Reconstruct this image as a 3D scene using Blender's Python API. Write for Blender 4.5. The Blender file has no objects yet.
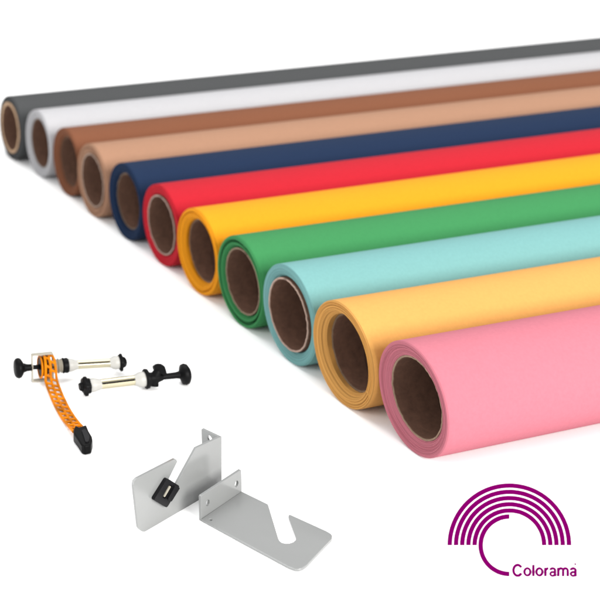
import bpy, bmesh, math, random
from mathutils import Vector, Matrix, Euler, noise
from mathutils.geometry import tessellate_polygon
S = 0.04                      # one working unit (a roll's radius) is 4 cm
sc = bpy.context.scene
COL = sc.collection
random.seed(7)

# ------------------------------------------------------------------ camera
CP = Vector((-16.06703, -21.31789, 12.86993))
CE = Euler((1.60295, 0.01865, -0.30773), 'XYZ')
CM = CE.to_matrix()
FPX, CX, CY = 1335.183, -77.65, -275.389      # focal length and principal point, in 600 px picture
cam = bpy.data.cameras.new('camera'); co = bpy.data.objects.new('camera', cam); COL.objects.link(co)
co.location = CP * S; co.rotation_euler = CE
cam.sensor_width = 36; cam.lens = FPX / 600 * 36
cam.shift_x = (300 - CX) / 600; cam.shift_y = (CY - 300) / 600
cam.clip_start = 0.02; cam.clip_end = 200
cam.dof.use_dof = True; cam.dof.focus_distance = 23.4 * S; cam.dof.aperture_fstop = 11.5
sc.camera = co

def ray(x, y):
    return CM @ Vector(((x - CX) / FPX, -(y - CY) / FPX, -1))
def at(x, y, h=0.0):          # a point of the photograph at height h above the ground
    d = ray(x, y); t = (h - CP.z) / d.z
    return CP + d * t
def onplane(x, y, o, n):
    d = ray(x, y); t = (o - CP).dot(n) / d.dot(n)
    return CP + d * t

# ------------------------------------------------------------------ materials
def srgb(c):
    return tuple(((v / 255) / 12.92 if v / 255 <= 0.04045 else ((v / 255 + 0.055) / 1.055) ** 2.4) for v in c)
class NT:
    def __init__(s, name):
        s.m = bpy.data.materials.new(name); s.m.use_nodes = True
        s.t = s.m.node_tree; s.n = s.t.nodes; s.b = s.n['Principled BSDF']
    def add(s, ty, **kw):
        x = s.n.new(ty)
        for k, v in kw.items(): setattr(x, k, v)
        return x
    def link(s, a, b): s.t.links.new(a, b)
def plain(name, col, rough=0.5, metal=0.0, spec=0.5, var=0.0, scale=20, bump=0.0, bscale=200, aniso=0.0, coat=0.0, trans=0):
    N = NT(name); b = N.b
    b.inputs['Roughness'].default_value = rough; b.inputs['Metallic'].default_value = metal
    b.inputs['Specular IOR Level'].default_value = spec
    if coat: b.inputs['Coat Weight'].default_value = coat; b.inputs['Coat Roughness'].default_value = 0.15
    if trans: b.inputs['Subsurface Weight'].default_value = trans; b.inputs['Subsurface Radius'].default_value = (0.004,) * 3
    tc = N.add('ShaderNodeTexCoord')
    nz = N.add('ShaderNodeTexNoise'); nz.inputs['Scale'].default_value = scale; nz.inputs['Detail'].default_value = 6
    N.link(tc.outputs['Object'], nz.inputs['Vector'])
    rp = N.add('ShaderNodeValToRGB'); e = rp.color_ramp.elements
    e[0].position = 0.3; e[1].position = 0.7
    e[0].color = tuple(c * (1 - var) for c in col) + (1,); e[1].color = tuple(min(1, c * (1 + var)) for c in col) + (1,)
    N.link(nz.outputs['Fac'], rp.inputs['Fac']); N.link(rp.outputs['Color'], b.inputs['Base Color'])
    if bump:
        n2 = N.add('ShaderNodeTexNoise'); n2.inputs['Scale'].default_value = bscale; n2.inputs['Detail'].default_value = 4
        N.link(tc.outputs['Object'], n2.inputs['Vector'])
        bp = N.add('ShaderNodeBump'); bp.inputs['Strength'].default_value = bump; bp.inputs['Distance'].default_value = 0.0005
        N.link(n2.outputs['Fac'], bp.inputs['Height']); N.link(bp.outputs['Normal'], b.inputs['Normal'])
    return N.m
def paper_edge(name, col, lines=0.35):
    """wound layers seen on end: fine rings by radius"""
    N = NT(name); b = N.b
    b.inputs['Roughness'].default_value = 0.85; b.inputs['Specular IOR Level'].default_value = 0.1
    tc = N.add('ShaderNodeTexCoord'); mul = N.add('ShaderNodeVectorMath', operation='MULTIPLY')
    mul.inputs[1].default_value = (0, 1, 1); N.link(tc.outputs['Object'], mul.inputs[0])
    ln = N.add('ShaderNodeVectorMath', operation='LENGTH'); N.link(mul.outputs[0], ln.inputs[0])
    nzl = N.add('ShaderNodeTexNoise'); nzl.inputs['Scale'].default_value = 25; N.link(tc.outputs['Object'], nzl.inputs['Vector'])
    ma = N.add('ShaderNodeMath', operation='MULTIPLY_ADD'); N.link(nzl.outputs['Fac'], ma.inputs[0]); ma.inputs[1].default_value = 0.0012
    N.link(ln.outputs['Value'], ma.inputs[2])
    nz = N.add('ShaderNodeTexNoise', noise_dimensions='1D'); nz.inputs['Scale'].default_value = 1500; nz.inputs['Detail'].default_value = 5
    N.link(ma.outputs[0], nz.inputs['W'])
    rp = N.add('ShaderNodeValToRGB'); e = rp.color_ramp.elements; e[0].position = 0.32; e[1].position = 0.6
    e[0].color = tuple(c * (1 - lines) for c in col) + (1,); e[1].color = tuple(col) + (1,)
    N.link(nz.outputs['Fac'], rp.inputs['Fac']); N.link(rp.outputs['Color'], b.inputs['Base Color'])
    bp = N.add('ShaderNodeBump'); bp.inputs['Strength'].default_value = 0.5; bp.inputs['Distance'].default_value = 0.0006
    N.link(nz.outputs['Fac'], bp.inputs['Height']); N.link(bp.outputs['Normal'], b.inputs['Normal'])
    return N.m
def cardboard(name, col, seam=0):
    """spiral wound board: a seam winding along the tube, flecks"""
    N = NT(name); b = N.b; b.inputs['Roughness'].default_value = 0.9; b.inputs['Specular IOR Level'].default_value = 0.15
    tc = N.add('ShaderNodeTexCoord')
    nz = N.add('ShaderNodeTexNoise'); nz.inputs['Scale'].default_value = 170; nz.inputs['Detail'].default_value = 8; nz.inputs['Roughness'].default_value = 0.7
    N.link(tc.outputs['Object'], nz.inputs['Vector'])
    rp = N.add('ShaderNodeValToRGB'); e = rp.color_ramp.elements; e[0].position = 0.3; e[1].position = 0.72
    e[0].color = tuple(c * 0.78 for c in col) + (1,); e[1].color = tuple(c * 1.25 for c in col) + (1,)
    N.link(nz.outputs['Fac'], rp.inputs['Fac'])
    sx = N.add('ShaderNodeSeparateXYZ'); N.link(tc.outputs['Object'], sx.inputs[0])
    an = N.add('ShaderNodeMath', operation='ARCTAN2'); N.link(sx.outputs['Y'], an.inputs[0]); N.link(sx.outputs['Z'], an.inputs[1])
    k1 = N.add('ShaderNodeMath', operation='MULTIPLY'); N.link(an.outputs[0], k1.inputs[0]); k1.inputs[1].default_value = 1 / (2 * math.pi)
    k2 = N.add('ShaderNodeMath', operation='MULTIPLY_ADD'); N.link(sx.outputs['X'], k2.inputs[0]); k2.inputs[1].default_value = 16 + seam; N.link(k1.outputs[0], k2.inputs[2])
    fr = N.add('ShaderNodeMath', operation='FRACT'); N.link(k2.outputs[0], fr.inputs[0])
    lr = N.add('ShaderNodeValToRGB'); q = lr.color_ramp.elements; q[0].position = 0.0; q[0].color = (.45, .45, .45, 1); q[1].position = 0.035; q[1].color = (1, 1, 1, 1)
    el = q.new(.55); el.color = (.86, .86, .86, 1); el = q.new(.99); el.color = (1.0, 1.0, 1.0, 1)
    N.link(fr.outputs[0], lr.inputs['Fac'])
    mx = N.add('ShaderNodeMixRGB', blend_type='MULTIPLY'); mx.inputs['Fac'].default_value = 1
    N.link(rp.outputs['Color'], mx.inputs['Color1']); N.link(lr.outputs['Color'], mx.inputs['Color2']); N.link(mx.outputs['Color'], b.inputs['Base Color'])
    bp = N.add('ShaderNodeBump'); bp.inputs['Strength'].default_value = 0.4; bp.inputs['Distance'].default_value = 0.0006
    N.link(nz.outputs['Fac'], bp.inputs['Height']); N.link(bp.outputs['Normal'], b.inputs['Normal'])
    return N.m

# ------------------------------------------------------------------ object helpers
def V(*a): return Vector(a)
def empty(name, loc, label, cat, group=None):
    o = bpy.data.objects.new(name, None); COL.objects.link(o); o.location = loc * S
    o.empty_display_size = 0.02
    o['label'] = label; o['category'] = cat
    if group: o['group'] = group
    return o
def mk(name, vs, fs, mat, parent=None, origin=None, smooth=None, bevel=0, mi=None):
    mats = mat if isinstance(mat, (list, tuple)) else [mat]
    pl = parent_world(parent) if parent else V(0, 0, 0)
    og = origin if origin is not None else (pl / S)
    me = bpy.data.meshes.new(name)
    me.from_pydata([tuple((Vector(v) - og) * S) for v in vs], [], fs)
    for m in mats: me.materials.append(m)
    bm = bmesh.new(); bm.from_mesh(me)
    if mi is not None:
        bm.faces.ensure_lookup_table()
        for f, k in zip(bm.faces, mi): f.material_index = k
    bmesh.ops.remove_doubles(bm, verts=bm.verts, dist=1e-7)
    bmesh.ops.recalc_face_normals(bm, faces=bm.faces)
    bm.to_mesh(me); bm.free()
    if smooth is not None:
        me.shade_smooth(); me.set_sharp_from_angle(angle=math.radians(smooth))
    o = bpy.data.objects.new(name, me); COL.objects.link(o)
    if parent: o.parent = parent
    o.location = og * S - pl
    if bevel:
        b = o.modifiers.new('bevel', 'BEVEL'); b.width = bevel * S; b.segments = 3; b.limit_method = 'ANGLE'
        b.angle_limit = math.radians(35); b.harden_normals = False
    return o
def parent_world(p):
    l = p.location.copy()
    while p.parent: p = p.parent; l += p.location
    return l
def prism(loops, n, th):
    """closed solid: planar 3D loops (outer first, then holes), extruded by th along n"""
    flat = [Vector(p) for L in loops for p in L]; k = len(flat)
    nz = Vector((0, 0, 0)); L0 = loops[0]
    for i in range(len(L0)): nz += Vector(L0[i - 1]).cross(Vector(L0[i]))
    nz.normalize(); ex = nz.orthogonal().normalized(); ey = nz.cross(ex); o0 = flat[0]
    fs = []
    if len(loops) == 1:
        for t in tessellate_polygon([[Vector(((p - o0).dot(ex), (p - o0).dot(ey), 0)) for p in flat]]): fs.append(tuple(t))
    else:
        bm = bmesh.new(); bv = [bm.verts.new(((p - o0).dot(ex), (p - o0).dot(ey), 0)) for p in flat]
        bm.verts.index_update(); es = []; b = 0
        for L in loops:
            m = len(L)
            for i in range(m): es.append(bm.edges.new((bv[b + i], bv[b + (i + 1) % m])))
            b += m
        bmesh.ops.triangle_fill(bm, use_beauty=True, use_dissolve=False, edges=es)
        bm.verts.index_update()
        for f in bm.faces: fs.append(tuple(v.index for v in f.verts))
        bm.free()
    fs += [tuple(i + k for i in reversed(t)) for t in fs]
    vs = flat + [p + n * th for p in flat]
    b = 0
    for L in loops:
        m = len(L)
        for i in range(m):
            j = (i + 1) % m; fs.append((b + i, b + j, b + j + k, b + i + k))
        b += m
    return vs, fs
def frame_of(a, b):
    ax = (b - a).normalized(); up = V(0, 0, 1)
    s = ax.cross(up).normalized(); u = s.cross(ax).normalized()
    return ax, s, u
def lathe(a, ax, s, u, prof, seg=48, warp=None):
    """closed loop or open profile [(t along axis, r)] spun round the axis from point a"""
    vs = []; fs = []
    for (t, r) in prof:
        for k in range(seg):
            th = 2 * math.pi * k / seg; rr = r * (warp(th, t) if warp else 1)
            vs.append(a + ax * t + (s * math.cos(th) + u * math.sin(th)) * rr)
    for i in range(len(prof) - 1):
        for k in range(seg):
            j = (k + 1) % seg; fs.append((i * seg + k, i * seg + j, (i + 1) * seg + j, (i + 1) * seg + k))
    if prof[0][1] > 0.0005: fs.append(tuple(range(seg)))
    if prof[-1][1] > 0.0005: fs.append(tuple(range((len(prof) - 1) * seg, len(prof) * seg))[::-1])
    return vs, fs
def tube(pts, r, seg=10, closed=False):
    vs = []; fs = []; n = len(pts); nrm = None
    for i, p in enumerate(pts):
        if closed: d = pts[(i + 1) % n] - pts[i - 1]
        else: d = pts[min(i + 1, n - 1)] - pts[max(i - 1, 0)]
        d.normalize()
        if nrm is None: nrm = d.orthogonal().normalized()
        nrm = (nrm - d * nrm.dot(d)).normalized(); bn = d.cross(nrm)
        for k in range(seg):
            th = 2 * math.pi * k / seg; vs.append(p + (nrm * math.cos(th) + bn * math.sin(th)) * r)
    m = n if closed else n - 1
    for i in range(m):
        for k in range(seg):
            j = (k + 1) % seg; i2 = (i + 1) % n
            fs.append((i * seg + k, i * seg + j, i2 * seg + j, i2 * seg + k))
    if not closed: fs.append(tuple(range(seg))); fs.append(tuple(range((n - 1) * seg, n * seg))[::-1])
    return vs, fs
def join(*parts):
    vs = []; fs = []
    for v, f in parts:
        o = len(vs); vs += list(v); fs += [tuple(i + o for i in x) for x in f]
    return vs, fs
def circ(c, a, b, r, n=24): return [c + a * (r * math.cos(2 * math.pi * k / n)) + b * (r * math.sin(2 * math.pi * k / n)) for k in range(n)]
def rounded(pts, r, seg=6):
    """round the corners of a planar loop; r a number or one per corner"""
    out = []; n = len(pts)
    for i in range(n):
        p0, p, p1 = pts[i - 1], pts[i], pts[(i + 1) % n]
        rr = r[i] if isinstance(r, (list, tuple)) else r
        if rr <= 0: out.append(p); continue
        a = (p0 - p); b = (p1 - p); la, lb = a.length, b.length; a.normalize(); b.normalize()
        q = min(rr, la * 0.48, lb * 0.48)
        A = p + a * q; B = p + b * q
        for k in range(seg + 1):
            t = k / seg; out.append(A * (1 - t) ** 2 + p * 2 * t * (1 - t) + B * t * t)
    return out

# ------------------------------------------------------------------ world and lamps
w = bpy.data.worlds.new('World'); sc.world = w; w.use_nodes = True
w.node_tree.nodes['Background'].inputs['Color'].default_value = (1, 1, 1, 1)
w.node_tree.nodes['Background'].inputs['Strength'].default_value = 0.62
def area(name, loc, target, size, power, col=(1, 1, 1)):
    l = bpy.data.lights.new(name, 'AREA'); l.shape = 'RECTANGLE'; l.size, l.size_y = size; l.energy = power; l.color = col
    o = bpy.data.objects.new(name, l); COL.objects.link(o); o.location = loc
    o.rotation_euler = (Vector(target) - Vector(loc)).to_track_quat('-Z', 'Y').to_euler(); return o
area('softbox_key', (1.2, -4.6, 2.0), (0.3, 0.3, 0), (3.0, 2.2), 500, (1, 0.985, 0.96))
area('softbox_overhead', (0.8, 1.6, 3.6), (0.8, 1.2, 0), (5.0, 4.0), 200)
area('added_fill', (-2.6, -0.2, 1.1), (0.0, 0.35, 0), (2.4, 1.6), 62)  # added lamp without a seen source, lifts contact shadows by the roll ends
sc.view_settings.view_transform = 'Standard'; sc.view_settings.look = 'None'; sc.view_settings.exposure = 0; sc.view_settings.gamma = 1
sc.cycles.max_bounces = 10; sc.cycles.diffuse_bounces = 5

# ------------------------------------------------------------------ ground
G = plain('white_sweep', (0.93, 0.93, 0.93), rough=0.9, spec=0.1, var=0.01)
g = mk('ground', [(-250, -250, 0), (350, -250, 0), (350, 400, 0), (-250, 400, 0)], [(0, 1, 2, 3)], G); g['kind'] = 'structure'

# ------------------------------------------------------------------ paper rolls
KR = 1.0
rolls = [  # radius, end offset, y, paper colour, label, edge profile, core look
 (.988, .0185, 0.0,   (0.475, 0.150, 0.190), 'pale pink paper roll, nearest the camera, lowest of the row',
   dict(p=[(1, .03), (.985, 0), (.93, .01), (.9, 0), (.88, .05), (.84, .06), (.80, .045), (.77, .08), (.735, .10)], core=.10, rim=(.20, .135, .095))),
 (1.000, -.088, 2.000, (0.60, 0.305, 0.082), 'light orange paper roll between the pink roll and the aqua roll',
   dict(p=[(1, .03), (.985, 0), (.955, .02), (.94, .0), (.91, .035), (.895, .01), (.86, .03), (.845, .005), (.80, .06), (.77, .11), (.735, .16)], core=.26, rim=(.13, .085, .055))),
 (1.014, -.024, 4.013, (0.155, 0.335, 0.33), 'pale aqua blue paper roll beside the green roll',
   dict(p=[(1, .04), (.98, .01), (.93, 0), (.85, .03), (.80, .05), (.76, .08), (.735, .14)], core=-.01, rim=(.30, .21, .17))),
 (.990, -.013, 6.015, (0.038, 0.205, 0.068), 'green paper roll beside the aqua blue roll',
   dict(p=[(1, .05), (.98, .01), (.96, 0), (.93, .01), (.90, .12), (.875, .15), (.86, .03), (.84, .02), (.80, .05), (.77, .12), (.735, .15)], core=.08, rim=(.17, .12, .085))),
 (1.001, .007, 7.998, (0.70, 0.265, 0.008), 'deep yellow paper roll between the green roll and the red roll',
   dict(p=[(1, .06), (.985, .02), (.95, 0), (.925, .01), (.91, .07), (.89, .02), (.86, .02), (.80, .05), (.77, .09), (.735, .15)], core=.20, rim=(.12, .075, .05))),
 (1.001, .070, 9.990, (0.41, 0.0105, 0.021), 'bright red paper roll beside the navy blue roll',
   dict(p=[(1, .05), (.98, .01), (.94, 0), (.88, .02), (.80, .03), (.735, .08)], core=.02, rim=(.25, .18, .15))),
 (1.001, .044, 11.985, (0.007, 0.019, 0.052), 'dark navy blue paper roll',
   dict(p=[(1, .05), (.98, .01), (.94, 0), (.86, .03), (.78, .05), (.735, .12)], core=.13, rim=(.10, .07, .05))),
 (1.004, -.008, 13.988, (0.32, 0.175, 0.110), 'pale tan beige paper roll beside the navy blue roll',
   dict(p=[(1, .05), (.98, .01), (.94, 0), (.88, .05), (.86, .01), (.80, .03), (.735, .08)], core=.02, rim=(.26, .19, .15))),
 (.981, .058, 15.971, (0.17, 0.063, 0.031), 'reddish brown paper roll between the white and the tan roll',
   dict(p=[(1, .05), (.98, .01), (.94, 0), (.86, .05), (.78, .08), (.735, .15)], core=.15, rim=(.07, .04, .025))),
 (1.018, -.015, 17.975, (0.395, 0.392, 0.405), 'plain white paper roll beside the grey roll',
   dict(p=[(1, .05), (.98, .01), (.94, 0), (.86, .02), (.78, .05), (.735, .10)], core=.10, rim=(.12, .09, .07))),
 (1.010, -.15, 20.02, (0.054, 0.056, 0.0575), 'dark grey paper roll at the far back, topmost of the row',
   dict(p=[(1, .05), (.98, .01), (.94, 0), (.90, .03), (.86, .05), (.80, .04)], core=0., rim=(.36, .24, .15))),
]
KA = .80
rolls = [(a, b, c, tuple(v * KA for v in d), e, f) for a, b, c, d, e, f in rolls]
LEN = 68.0
def build_roll(i, r, x0, y, col, label, d):
    root = empty('paper_roll', V(x0, y, 0), label, 'paper roll', 'paper rolls lying side by side in a row')
    c = V(x0, y, r); SEG = 160; rnd = random.Random(i + 3)
    mo = plain('paper_%d' % i, col, rough=0.8, spec=0.12, var=0.035, scale=420, bump=0.2, bscale=1300)
    me_ = paper_edge('paper_edge_%d' % i, tuple(v * .92 for v in col), .38)
    # wound paper: end face follows the telescoped layers, with a slow spiral drift
    prof = d['p']; rc = prof[-1][0]
    rs = [1.0, .994, .985]
    while rs[-1] > rc + .006: rs.append(rs[-1] - .0065)
    rs[-1] = rc
    jit = [rnd.uniform(-.004, .004) for _ in rs]; ph = rnd.uniform(0, 6.28); ph2 = rnd.uniform(0, 6.28)
    def f(q):
        for (a, xa), (b, xb) in zip(prof, prof[1:]):
            if q >= b: 
                t = (a - q) / (a - b) if a > b else 0; t = max(0, min(1, t)); t = t * t * (3 - 2 * t)
                return xa + (xb - xa) * t
        return prof[-1][1]
    vs = []; fs = []; mi = []
    for k, q in enumerate(rs):
        for m in range(SEG):
            th = 2 * math.pi * m / SEG
            sp = .018 * (((th + ph) % (2 * math.pi)) / (2 * math.pi) - .5) * (1 if .76 < q < .96 else 0)
            x = f(min(1, q + sp)) + jit[k] + .010 * math.sin(th + ph2) * (1 - q) * 4
            rr = q * (1 + .0015 * math.sin(2 * th + ph) + .001 * math.sin(3 * th + ph2)) if q < .97 else q
            vs.append((x0 + x, y + r * rr * math.cos(th), r + r * rr * math.sin(th)))
    n = len(rs)
    for k in range(n - 1):
        for m in range(SEG):
            j = (m + 1) % SEG; fs.append((k * SEG + m, k * SEG + j, (k + 1) * SEG + j, (k + 1) * SEG + m)); mi.append(1)
    # outer skin
    base = len(vs); XS = [.15, 1, 3, 8, 20, 40, LEN]
    for X in XS:
        for m in range(SEG):
            th = 2 * math.pi * m / SEG; vs.append((x0 + X, y + r * math.cos(th), r + r * math.sin(th)))
    for m in range(SEG):
        j = (m + 1) % SEG; fs.append((m, j, base + j, base + m)); mi.append(0)
    for k in range(len(XS) - 1):
        for m in range(SEG):
            j = (m + 1) % SEG; a = base + k * SEG; fs.append((a + m, a + j, a + SEG + j, a + SEG + m)); mi.append(0)
    # far end annulus and inner wall
    b2 = len(vs)
    for m in range(SEG):
        th = 2 * math.pi * m / SEG; vs.append((x0 + LEN, y + r * rc * math.cos(th), r + r * rc * math.sin(th)))
    a = base + (len(XS) - 1) * SEG; lastin = (n - 1) * SEG
    for m in range(SEG):
        j = (m + 1) % SEG
        fs.append((a + m, a + j, b2 + j, b2 + m)); mi.append(1)
        fs.append((b2 + m, b2 + j, lastin + j, lastin + m)); mi.append(1)
    mk('paper', vs, fs, [mo, me_], root, origin=c, smooth=40, mi=mi)
    # loose outermost sheet: a thin turn standing a little proud at the seam
    # cardboard core, its cut rim slightly ragged
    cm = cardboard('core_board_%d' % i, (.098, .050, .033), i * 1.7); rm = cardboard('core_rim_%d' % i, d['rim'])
    ro = rc * .998; ri = rc * .945 if rc < .79 else rc * .885; xe = d['core']
    vs = []; fs = []; mi = []; SG = 120
    rag = [0.007 * noise.noise(V(math.cos(6.2832 * m / SG) * 6, math.sin(6.2832 * m / SG) * 6, i * 3.1)) + rnd.uniform(-.003, .003) for m in range(SG)]
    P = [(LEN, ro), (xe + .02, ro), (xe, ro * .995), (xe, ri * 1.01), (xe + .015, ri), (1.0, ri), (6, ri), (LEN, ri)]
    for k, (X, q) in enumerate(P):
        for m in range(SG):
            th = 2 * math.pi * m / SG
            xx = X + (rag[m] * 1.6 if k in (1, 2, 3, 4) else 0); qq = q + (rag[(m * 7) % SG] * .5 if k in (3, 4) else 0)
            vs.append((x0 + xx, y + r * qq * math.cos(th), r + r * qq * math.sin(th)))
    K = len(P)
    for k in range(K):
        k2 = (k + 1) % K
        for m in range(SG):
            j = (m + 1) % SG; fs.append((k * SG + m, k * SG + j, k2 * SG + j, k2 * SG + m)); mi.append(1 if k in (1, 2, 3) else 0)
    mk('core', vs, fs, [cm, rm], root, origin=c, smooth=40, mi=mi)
for i, a in enumerate(rolls): build_roll(i, *a)

# ------------------------------------------------------------------ steel hook brackets
steel = plain('grey_enamel', (.192, .197, .195), rough=.18, spec=.6, var=.015, scale=40, bump=.04, bscale=1500)
rubber = plain('black_rubber', (.007, .007, .008), rough=.4, spec=.14, var=.2, scale=60)
strap = plain('frame_metal', (.30, .28, .23), rough=.35, metal=.2, spec=.5, var=.05)
TH = .045
def plate_loop(pts, h=None, o=None, n=None):
    return [at(x, y, h) if o is None else onplane(x, y, o, n) for x, y in pts]
slot_lying = [(278.3, 538.3), (279.6, 540.8), (282, 542.6), (285.5, 543.4), (289.5, 543.3), (293.2, 542), (295.6, 540), (296.3, 537.8)]
pts = [(268, 504.2)] + slot_lying + [(288.4, 516.5), (288.6, 515.0), (290.2, 514.5), (326.5, 531), (330.5, 533.3), (332.2, 535.5), (331.6, 538.6),
       (306.5, 565), (303, 567.6), (299, 569), (294.5, 568.7), (289.2, 566.7), (250, 545.6), (201.3, 518.9), (241.6, 491.3)]
A2 = at(201.4, 518.6, TH); B2 = at(241.8, 491.2, TH); A2.z = B2.z = 0
root = empty('hook_bracket', A2.lerp(B2, .5), 'grey steel hook bracket lying flat with its open slot plate on the ground', 'bracket', 'pair of grey hook brackets')
hole = circ(at(210.6, 519.6, TH), V(1, 0, 0), V(0, 1, 0), .026, 16)
vs, fs = prism([plate_loop(pts, TH), hole], V(0, 0, -1), TH - .006)
mk('hook_plate', vs, fs, steel, root, smooth=30, bevel=.008)
d = (B2 - A2).normalized(); nf = V(d.y, -d.x, 0)
if nf.dot(CP - A2) < 0: nf = -nf
hF = .42; Lf = (B2 - A2).length; zz = V(0, 0, 1)
tl = rounded([A2 + zz * .004, B2 + zz * .004, B2 + zz * hF, A2 + zz * hF], [0, 0, .03, .03], 4)
def fl(x, y): return onplane(x, y, A2, nf)
holes = [circ(fl(207.9, 502.9), d, zz, .052), circ(fl(236.7, 483.9), d, zz, .052)]
vs, fs = prism([tl] + holes, -nf, TH)
fo = mk('mounting_flange', vs, fs, steel, root, smooth=30, bevel=.008)

# standing bracket
P0 = at(145, 531.6, 0); P1 = at(221.6, 486.8, 0); dd = (P1 - P0).normalized(); nn = V(dd.y, -dd.x, 0)
if nn.dot(CP - P0) < 0: nn = -nn
root = empty('hook_bracket', P0.lerp(P1, .5), 'grey steel hook bracket standing on edge with a black insert in its slot', 'bracket', 'pair of grey hook brackets')
o1 = [(138.2, 527), (139.4, 529.6), (141.6, 531.2), (144.6, 531.7), (147, 530.6), (221.6, 486.8), (221.6, 436.4), (196, 448.0),
      (176.2, 484.5), (172.5, 491.5), (170.5, 494), (168, 494.6), (165.6, 493.4), (164.4, 490.5), (165, 486.5), (177.2, 461.8), (176.6, 459.6), (174.8, 459),
      (140.5, 476.6), (136.6, 478.6), (134.2, 481.4), (133.4, 485)]
vs, fs = prism([plate_loop(o1, o=P0, n=nn)], -nn, TH)
mk('hook_plate', vs, fs, steel, root, smooth=30, bevel=.008)
ft = onplane(221.6, 436.4, P0, nn); hT = ft.z
bk = at(203, 427.6, hT); fd = V(bk.x - ft.x, bk.y - ft.y, 0); fl_len = fd.length; fd.normalize()
print('FLANGE', hT, fl_len, math.degrees(fd.angle(-dd)), (P1 - P0).length)
q0 = V(ft.x, ft.y, 0); n2 = V(fd.y, -fd.x, 0)
if n2.dot(CP - q0) < 0: n2 = -n2
inn = n2 if n2.dot(dd) < 0 else -n2; qf = q0 + inn * .002 + fd * (TH * .96)
lp = rounded([qf + zz * .01, q0 + inn * .002 + fd * fl_len + zz * .01, q0 + inn * .002 + fd * fl_len + zz * hT, qf + zz * hT], [0, .03, .03, 0], 4)
vs, fs = prism([lp, circ(onplane(211.2, 437.8, qf, n2), fd, zz, .052), circ(onplane(211.2, 437.8, qf, n2) - zz * .55, fd, zz, .052)], inn, TH)
mk('mounting_flange', vs, fs, steel, root, smooth=30, bevel=.008)
ins = plate_loop([(154, 500), (167.6, 478.4), (180, 486.3), (167, 508)], o=P0 + nn * .07, n=nn)
slit = plate_loop([(162.6, 497.6), (165.2, 499), (172.6, 486.4), (170, 484.8)], o=P0 + nn * .07, n=nn)
vs, fs = prism([rounded(ins, .05), slit], -nn, .13)
io = mk('rubber_insert', vs, fs, rubber, root, smooth=30, bevel=.004)
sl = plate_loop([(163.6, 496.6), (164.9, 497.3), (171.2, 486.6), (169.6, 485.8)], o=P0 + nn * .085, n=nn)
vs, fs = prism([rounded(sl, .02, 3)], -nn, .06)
mk('glint_strip', vs, fs, strap, io, smooth=30)  # pale strip added in the slit, its colour stands in for a light streak
lip = plate_loop([(167.9, 499.5), (175.6, 485.8), (180.2, 488), (171.5, 502)], o=P0 + nn * .11, n=nn)
vs, fs = prism([rounded(lip, .03)], -nn, .045)
mk('lip', vs, fs, rubber, io, smooth=30, bevel=.012)

# ------------------------------------------------------------------ expanding roll holders
chrome = plain('pale_metal', (.46, .42, .30), rough=.22, metal=1.0, var=.03, scale=40)
creamy = plain('frosted_jaw', (.31, .305, .285), rough=.4, spec=.3, var=.12, scale=50, bump=.1, bscale=500)
blackp = plain('black_plastic', (.002, .002, .0022), rough=.45, spec=.07, var=.2, scale=60)
orange = plain('orange_plastic', (.40, .118, .0), rough=.4, spec=.08, var=.45, scale=90)

def holder(a_px, b_px, ha, hb, label, build):
    a = at(*a_px, ha); b = at(*b_px, hb); ax, s, u = frame_of(a, b); L = (b - a).length
    k = L / (b_px[0] - a_px[0])                      # units per picture pixel along the axis
    root = empty('expanding_roll_holder', V(*(a.lerp(b, .5).xy), 0), label, 'roll holder', 'expanding holders for the rolls')
    pos = lambda x: (x - a_px[0]) * k
    R_ = .0214
    def lt(name, prof, mat, parent=root, seg=40, warp=None, smooth=40):
        vs, fs = lathe(a, ax, s, u, [(pos(x), r * R_) for x, r in prof], seg, warp)
        return mk(name, vs, fs, mat, parent, smooth=smooth)
    build(root, lt, a, ax, s, u, pos, R_)
    return root
def split_tube(root, a, ax, s, u, x0, x1, r, pos, R_, cuts, name='expanding_tube'):
    """tube cut lengthwise into jaws; each jaw a curved shell"""
    ang = sorted(cuts); allp = []
    gap = .17
    for i, c0 in enumerate(ang):
        c1 = ang[(i + 1) % len(ang)] + (2 * math.pi if i == len(ang) - 1 else 0)
        t0, t1 = c0 + gap, c1 - gap; n = 22; vs = []; fs = []
        for X in (pos(x0), pos(x1)):
            for rr in (r * R_, r * R_ * .82):
                for k in range(n + 1):
                    th = t0 + (t1 - t0) * k / n; vs.append(a + ax * X + (s * math.cos(th) + u * math.sin(th)) * rr)
        m = n + 1
        for k in range(n):
            fs += [(k, k + 1, 2 * m + k + 1, 2 * m + k), (m + k, 3 * m + k, 3 * m + k + 1, m + k + 1), (k, m + k, m + k + 1, k + 1), (2 * m + k, 2 * m + k + 1, 3 * m + k + 1, 3 * m + k)]
        fs += [(0, 2 * m, 3 * m, m), (n, m + n, 3 * m + n, 2 * m + n)]
        mk('tube_jaw', vs, fs, chrome, root, smooth=40)
def gear_warp(n, amp):
    return lambda th, t: 1 + amp * math.tanh(2.2 * math.sin(n * th))
# angle about the axis that faces the camera
def facing(a, ax, s, u):
    c = (CP - a).normalized(); return math.atan2(c.dot(u), c.dot(s))

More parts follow.
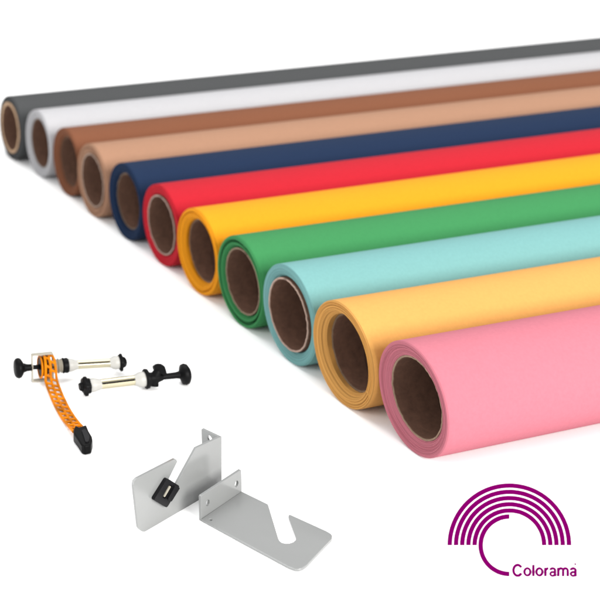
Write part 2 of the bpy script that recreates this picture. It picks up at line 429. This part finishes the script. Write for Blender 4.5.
def build_chained(root, lt, a, ax, s, u, pos, R_):
    f = facing(a, ax, s, u)
    lt('end_knob', [(14.2, 3), (14.8, 7.2), (16.2, 8.7), (18.4, 9.3), (20.6, 8.6), (22.2, 6.5), (23.6, 4.3), (27, 3.3), (31.4, 3.0), (31.4, 0)], blackp)
    lt('drive_rod', [(31.6, 2.1), (38, 2.1), (38, 2.6), (46, 2.6), (46, 2.2), (64, 2.2)], blackp)
    # strap frame: rectangular loop of bent strip standing on the ground, seen through its open side
    hc = a.z
    def fp(x, z): return a + ax * pos(x) + V(0, 0, 1) * z
    zc = (a + ax * pos(42)).z
    outer = [a + ax * pos(31.4) + V(0, 0, 1) * (.004 - (a + ax * pos(31.4)).z), None]
    def P(x, z): q = a + ax * pos(x); return V(q.x, q.y, z)
    t = .028; ztop = zc + 13.2 * R_
    o_ = rounded([P(31.2, .004), P(53, .004), P(53, ztop), P(31.2, ztop)], .03, 4)
    i_ = rounded([P(31.2, .004) + V(ax.x, ax.y, 0) * t + zz * t, P(53, .004) - V(ax.x, ax.y, 0) * t + zz * t, P(53, ztop) - V(ax.x, ax.y, 0) * t - zz * t, P(31.2, ztop) + V(ax.x, ax.y, 0) * t - zz * t], .02, 4)
    wd = .09
    vs, fs = prism([[q - s * (wd / 2) for q in o_], [q - s * (wd / 2) for q in i_]], s, wd)
    mk('strap_frame', vs, fs, strap, root, smooth=30)
    sp = lt('chain_wheel', [(39.6, 0), (39.6, 7.5), (40.4, 9.2), (42.2, 8.2), (44, 8.2), (45.5, 9.4), (46.6, 8), (46.6, 0)], blackp, warp=gear_warp(12, .03))
    # orange guard rings on the wheel
    for X, rr in ((39.8, 9.6), (47.0, 10.0)):
        c = a + ax * pos(X); v_ = tube(circ(c, s, u, rr * R_, 40), 1.0 * R_, 8, closed=True)
        mk('guard_ring', *v_, orange, sp, smooth=60)
    # chain: ladder of links from over the wheel down to the ground
    pl = []
    for k in range(7):
        th = f + math.radians(150 - k * 27); c = a + ax * pos(47.6); pl.append(c + (s * math.cos(th) + u * math.sin(th)) * (10.6 * R_))
    e = pl[-1]
    for x, y, h in ((51.4, 381, .10), (54.8, 391, .06), (59.5, 402, .04), (65.0, 412.5, .04), (71.5, 422, .05), (79.5, 431, .12)):
        pl.append(at(x, y, h))
    # resample with Catmull-Rom
    dense = []
    for i in range(len(pl) - 1):
        p0, p1, p2, p3 = pl[max(i - 1, 0)], pl[i], pl[i + 1], pl[min(i + 2, len(pl) - 1)]
        for k in range(30):
            t = k / 30
            dense.append(.5 * ((2 * p1) + (-p0 + p2) * t + (2 * p0 - 5 * p1 + 4 * p2 - p3) * t * t + (-p0 + 3 * p1 - 3 * p2 + p3) * t ** 3))
    dense.append(pl[-1]); cum = [0]
    for i in range(1, len(dense)): cum.append(cum[-1] + (dense[i] - dense[i - 1]).length)
    tot = cum[-1]
    def on(sx):
        sx = max(0, min(tot - 1e-6, sx))
        lo, hi = 0, len(cum) - 1
        while hi - lo > 1:
            m = (lo + hi) // 2
            if cum[m] <= sx: lo = m
            else: hi = m
        t = (sx - cum[lo]) / max(1e-9, cum[hi] - cum[lo]); p = dense[lo].lerp(dense[hi], t)
        d = (dense[min(hi + 3, len(dense) - 1)] - dense[max(lo - 3, 0)]).normalized()
        side = ax - d * ax.dot(d); side.normalize()
        if sx > .75: 
            sg = d.cross(V(0, 0, 1)).normalized()
            if sg.dot(ax) < 0: sg = -sg
            tt = min(1, (sx - .75) / .5); side = (side * (1 - tt) + sg * tt).normalized()
        return p, d, side
    W = 5.6 * R_; bars = []
    def rail(off, r, wob=0):
        n = int(tot / .035); L = []
        for i in range(n + 1):
            p, d, sd = on(i * tot / n); L.append(p + sd * off * W * (.62 + .38 * min(1, i * tot / n / .9)))
        return tube(L, r, 8)
    for off, r in ((-1, .029), (0, .028), (1, .029)): bars.append(rail(off, r))
    q = .05; k = 0
    while q < tot - .02:
        sc_ = (.62 + .38 * min(1, q / .9)) * W
        p, d, sd = on(q); p2, d2, sd2 = on(q + .05); bars.append(tube([p - sd * sc_, (p2)], .026, 8))
        p, d, sd = on(q + .09); p2, d2, sd2 = on(q + .14); bars.append(tube([p, p2 + sd2 * sc_], .026, 8))
        q += .175
    chain = mk('drive_chain', *join(*bars), orange, root, smooth=60)
    # black grip at the chain's end
    H = .18
    gp = [(75.6, 424.8), (79, 426.8), (86.2, 424.2), (88.5, 430), (92.0, 436), (92.5, 439), (91, 444.5), (84.5, 446), (81.5, 444.6), (77.5, 438.5), (73.4, 433.2), (73.6, 429)]
    loop = [at(x, y, H) for x, y in gp]
    vs, fs = prism([loop], V(0, 0, -1), H - .006)
    g_ = mk('chain_grip', vs, fs, blackp, root, smooth=30, bevel=.03)
    rb = [at(x, y, H) for x, y in ((81.5, 431), (85.5, 430), (89.6, 437), (88.6, 442.5), (85.6, 443), (83.8, 437))]
    vs, fs = prism([rounded(rb, .04)], V(0, 0, 1), .022); mk('raised_pad', vs, fs, rubber, g_, smooth=30, bevel=.01)
    # spring washers, collar, jaws and nose
    c0 = [(53.6, 2.4), (53.6, 6.0), (54.8, 7.4), (56, 6), (56.4, 3)]
    lt('washer', c0, strap); lt('washer', [(x + 2.9, r * .96) for x, r in c0], strap); lt('washer', [(x + 5.6, r * .9) for x, r in c0], strap)
    lt('collar', [(61.6, 0), (61.6, 6.4), (62.4, 7.2), (64.2, 6.6), (66, 7), (67.4, 6.6), (67.4, 0)], blackp)
    lt('expander_cone', [(67.5, 0), (67.5, 5.9), (69.5, 6.1), (72.5, 5.5), (75.5, 4.5), (77, 4.2), (77, 3.6)], creamy)
    lt('inner_rod', [(67.6, 2.4), (118, 2.4)], blackp)
    split_tube(root, a, ax, s, u, 76, 114, 4.1, pos, R_, [f + .12, f + .12 + 2.09, f + .12 + 4.19])
    lt('expander_cone', [(109, 4.3), (110.5, 4.7), (112.5, 5.8), (115.5, 6.3), (118, 6.0), (118.4, 5.3), (118.4, 0)], creamy)
    lt('end_nut', [(118.5, 0), (118.5, 6.6), (119.6, 7.8), (121.6, 7.6), (122.4, 5.2), (125, 4.2), (126.4, 2.5), (126.4, 0)], blackp, warp=gear_warp(5, .07))
holder((14, 368.4), (128, 361.8), .31, .22, 'expanding roll holder with the orange chain and square metal frame', build_chained)

def build_winged(root, lt, a, ax, s, u, pos, R_):
    f = facing(a, ax, s, u)
    lt('end_nut', [(79.3, 0), (79.3, 3.2), (82.2, 4.0), (82.6, 6.6), (84, 8.2), (86.4, 8.0), (87.2, 6.5), (89.6, 6.2), (89.6, 0)], blackp, warp=gear_warp(5, .08))
    lt('expander_cone', [(89.8, 0), (89.8, 5.6), (91.5, 6.1), (94.5, 5.9), (98, 5.0), (100.5, 4.6), (100.5, 3.8)], creamy)
    lt('inner_rod', [(89.9, 1.8), (146, 1.8)], blackp)
    split_tube(root, a, ax, s, u, 99.5, 138, 4.5, pos, R_, [f + .05, f + .05 + 2.09, f + .05 + 4.19])
    lt('expander_cone', [(133.5, 4.8), (135, 5.1), (138, 6.4), (141, 6.9), (144, 6.5), (144, 0)], creamy)
    lt('collar', [(144.1, 0), (144.1, 8.2), (145, 9.0), (147.4, 8.6), (148.6, 5.8), (151, 5.2), (156, 5.2), (159, 4), (162, 3.2), (162, 0)], blackp)
    lt('drive_rod', [(158, 2.4), (163, 2.7), (176, 2.9), (179.6, 3.6), (179.6, 0)], blackp)
    lt('end_knob', [(179, 3.0), (180.6, 5.6), (182, 8.8), (184.6, 9.6), (187.4, 8.8), (189.4, 6), (190, 2.5), (190, 0)], blackp)
    # wing screw: a hub across the rod with two rounded wings
    c = a + ax * pos(153.5); up = (s * math.cos(f) + u * math.sin(f)); v = ax.cross(up).normalized()
    # directions: w1 towards the picture's top right, w2 towards bottom left
    w1 = (u * .80 + ax * .55).normalized(); nrm = up
    hub = lathe(c - w1 * (6.5 * R_), w1, nrm, w1.cross(nrm), [(0, 0), (0, 5.2 * R_), (4 * R_, 5.6 * R_), (10.5 * R_, 4.6 * R_), (13.5 * R_, 3.8 * R_), (13.5 * R_, 0)], 28)
    hb = mk('wing_screw', *hub, blackp, root, smooth=40)
    side = w1.cross(nrm).normalized()
    if side.dot(ax) < 0: side = -side
    o = c + w1 * (10.2 * R_)
    wl = [o + side * (x * R_) + w1 * (y * R_) for x, y in ((-6.5, -1.5), (-4.6, 2.4), (-1, 4.2), (3, 4.0), (7.2, .4), (8.6, -2.4), (6.5, -3.6), (2, -3.8), (-3.6, -4.2))]
    vs, fs = prism([rounded([q + nrm * .05 for q in wl], .03)], -nrm, .10); mk('wing', vs, fs, blackp, hb, smooth=30, bevel=.02)
    o = c - w1 * (5.0 * R_)
    wl = [o + side * (x * R_) + w1 * (y * R_) for x, y in ((-5.8, -2.6), (-4.6, 2.6), (5.5, 3.5), (7.5, 0), (2.5, -2.8))]
    vs, fs = prism([rounded([q + nrm * .05 for q in wl], .03)], -nrm, .10); mk('wing', vs, fs, blackp, hb, smooth=30, bevel=.02)
holder((79, 386.9), (190, 373.6), .21, .21, 'expanding roll holder with a black wing screw and no chain', build_winged)

# ------------------------------------------------------------------ standing card with the printed mark
cardm = plain('white_card', (.95, .95, .95), rough=.9, spec=.05, var=.004)
ink = plain('purple_ink', (.092, .0, .055), rough=.8, spec=.0, var=.01)
n = (CM @ V(0, 0, 1)).normalized(); rx = V(-n.y, n.x, 0).normalized()
if rx.dot(CM @ V(1, 0, 0)) < 0: rx = -rx
up = n.cross(rx).normalized()
B = at(512, 586, 0)
root = empty('logo_card', B, 'white card on an easel foot printed with a purple rainbow arc emblem', 'sign')
def cp(x, y): return onplane(x, y, B, n)
bl, tr = cp(441, 586), cp(585, 476)
wl_ = (bl - B).dot(rx); wr_ = (tr - B).dot(rx); ht = (tr - B).dot(up)
base = B + up * .012
lp = rounded([base + rx * wl_, base + rx * wr_, base + rx * wr_ + up * ht, base + rx * wl_ + up * ht], .06)
vs, fs = prism([lp], -n, .035); mk('card', vs, fs, cardm, root, smooth=30)
# easel strut behind
mid = B + rx * ((wl_ + wr_) / 2); top = mid + up * (ht * .62) - n * .04; hb_ = V(n.x, n.y, 0).normalized()
foot = mid - hb_ * .75; foot.z = .02
def bar(p, q, wv, tv): 
    c = [p - wv - tv, p + wv - tv, p + wv + tv, p - wv + tv, q - wv - tv, q + wv - tv, q + wv + tv, q - wv + tv]
    return c, [(0, 1, 2, 3), (7, 6, 5, 4), (0, 4, 5, 1), (1, 5, 6, 2), (2, 6, 7, 3), (3, 7, 4, 0)]
vs, fs = bar(top, foot, rx * .25, hb_ * .012); mk('easel_strut', vs, fs, cardm, root)
C0 = cp(509.3, 545.1); e1 = cp(510.3, 545.1) - C0; rxx = e1; upx = n.cross(e1.normalized()) * e1.length
def arc(r0, r1, t0, t1, k=56):
    L = [C0 + rxx * (r0 * math.cos(t0 + (t1 - t0) * i / k)) + upx * (r0 * math.sin(t0 + (t1 - t0) * i / k)) for i in range(k + 1)]
    L += [C0 + rxx * (r1 * math.cos(t1 - (t1 - t0) * i / k)) + upx * (r1 * math.sin(t1 - (t1 - t0) * i / k)) for i in range(k + 1)]
    return [q + n * .008 for q in L]
for r in (61.9, 55.6, 49.4, 43.2, 37.0):
    vs, fs = prism([arc(r, r - 4.5, 0, math.pi)], -n, .007); mk('emblem_arc', vs, fs, ink, root)
vs, fs = prism([arc(31.0, 26.4, math.pi / 2, 3 * math.pi / 2)], -n, .007); mk('emblem_arc', vs, fs, ink, root)
def lp2(x, y, z): return C0 + rxx * (x - 509.3) - upx * (y - 545.1) + n * z
zc_ = [.0062]
def stroke(pts, wd=2.5):
    L = []; Rr = []; k = len(pts)
    for i, (x, y) in enumerate(pts):
        a_ = pts[max(i - 1, 0)]; b_ = pts[min(i + 1, k - 1)]; dx, dy = b_[0] - a_[0], b_[1] - a_[1]; q = math.hypot(dx, dy)
        L.append((x - dy / q * wd / 2, y + dx / q * wd / 2)); Rr.append((x + dy / q * wd / 2, y - dx / q * wd / 2))
    zc_[0] += .0004
    return prism([[lp2(x, y, zc_[0]) for x, y in L + Rr[::-1]]], -n, zc_[0] - .001)
def earc(cx, cy, a_, b_, t0, t1, k=28): return [(cx + a_ * math.cos(math.radians(t0 + (t1 - t0) * i / k)), cy - b_ * math.sin(math.radians(t0 + (t1 - t0) * i / k))) for i in range(k + 1)]
def ring(cx, cy, a_, b_, wd=2.4):
    zc_[0] += .0004; o = [lp2(x, y, zc_[0]) for x, y in earc(cx, cy, a_, b_, 0, 360, 40)[:-1]]
    i_ = [lp2(x, y, zc_[0]) for x, y in earc(cx, cy, a_ - wd, b_ - wd * .92, 0, 360, 40)[:-1]]
    return prism([o, i_], -n, zc_[0] - .001)
T0, Bl = 567.4, 576.2
def glyph_a(x): return [stroke([(x + .9, 569.9)] + earc(x + 3.2, 569.9, 2.3, 1.75, 165, 0, 18) + [(x + 5.5, 571.5), (x + 5.5, 573.5), (x + 5.6, 575.0), (x + 6.5, 575.6)], 2.25), ring(x + 3.1, 573.7, 3.3, 2.85, 2.05)]
glyphs = [('letter_c', [stroke(earc(517.6, 570.2, 4.2, 5.35, 32, 328, 40), 2.65)]),
  ('letter_o', [ring(527.3, 571.7, 4.15, 4.65)]), ('letter_l', [stroke([(533.3, 564.7), (533.3, 576)], 2.5)]),
  ('letter_o', [ring(539.3, 571.7, 4.15, 4.65)]),
  ('letter_r', [stroke([(545.3, 567.6), (545.3, 576)], 2.5), stroke(earc(548.2, 571.0, 2.9, 2.75, 178, 88, 12), 2.4)]),
  ('letter_a', glyph_a(549.4)),
  ('letter_m', [stroke([(558.2, 567.6), (558.2, 576)], 2.35), stroke(earc(560.7, 570.3, 2.3, 2.15, 180, 0, 18) + [(563.0, 576)], 2.25), stroke(earc(565.3, 570.3, 2.3, 2.15, 180, 0, 18) + [(567.6, 576)], 2.25)]),
  ('letter_a', glyph_a(569.9))]
for nm, g_ in glyphs: vs, fs = join(*g_); mk(nm, vs, fs, ink, root)
dc = C0 + rxx * (575.2 - 509.3) - upx * (564.0 - 545.1) + n * .007
vs, fs = prism([circ(dc, rxx, upx, 1.0, 16)], -n, .006); mk('accent_dot', vs, fs, ink, root)
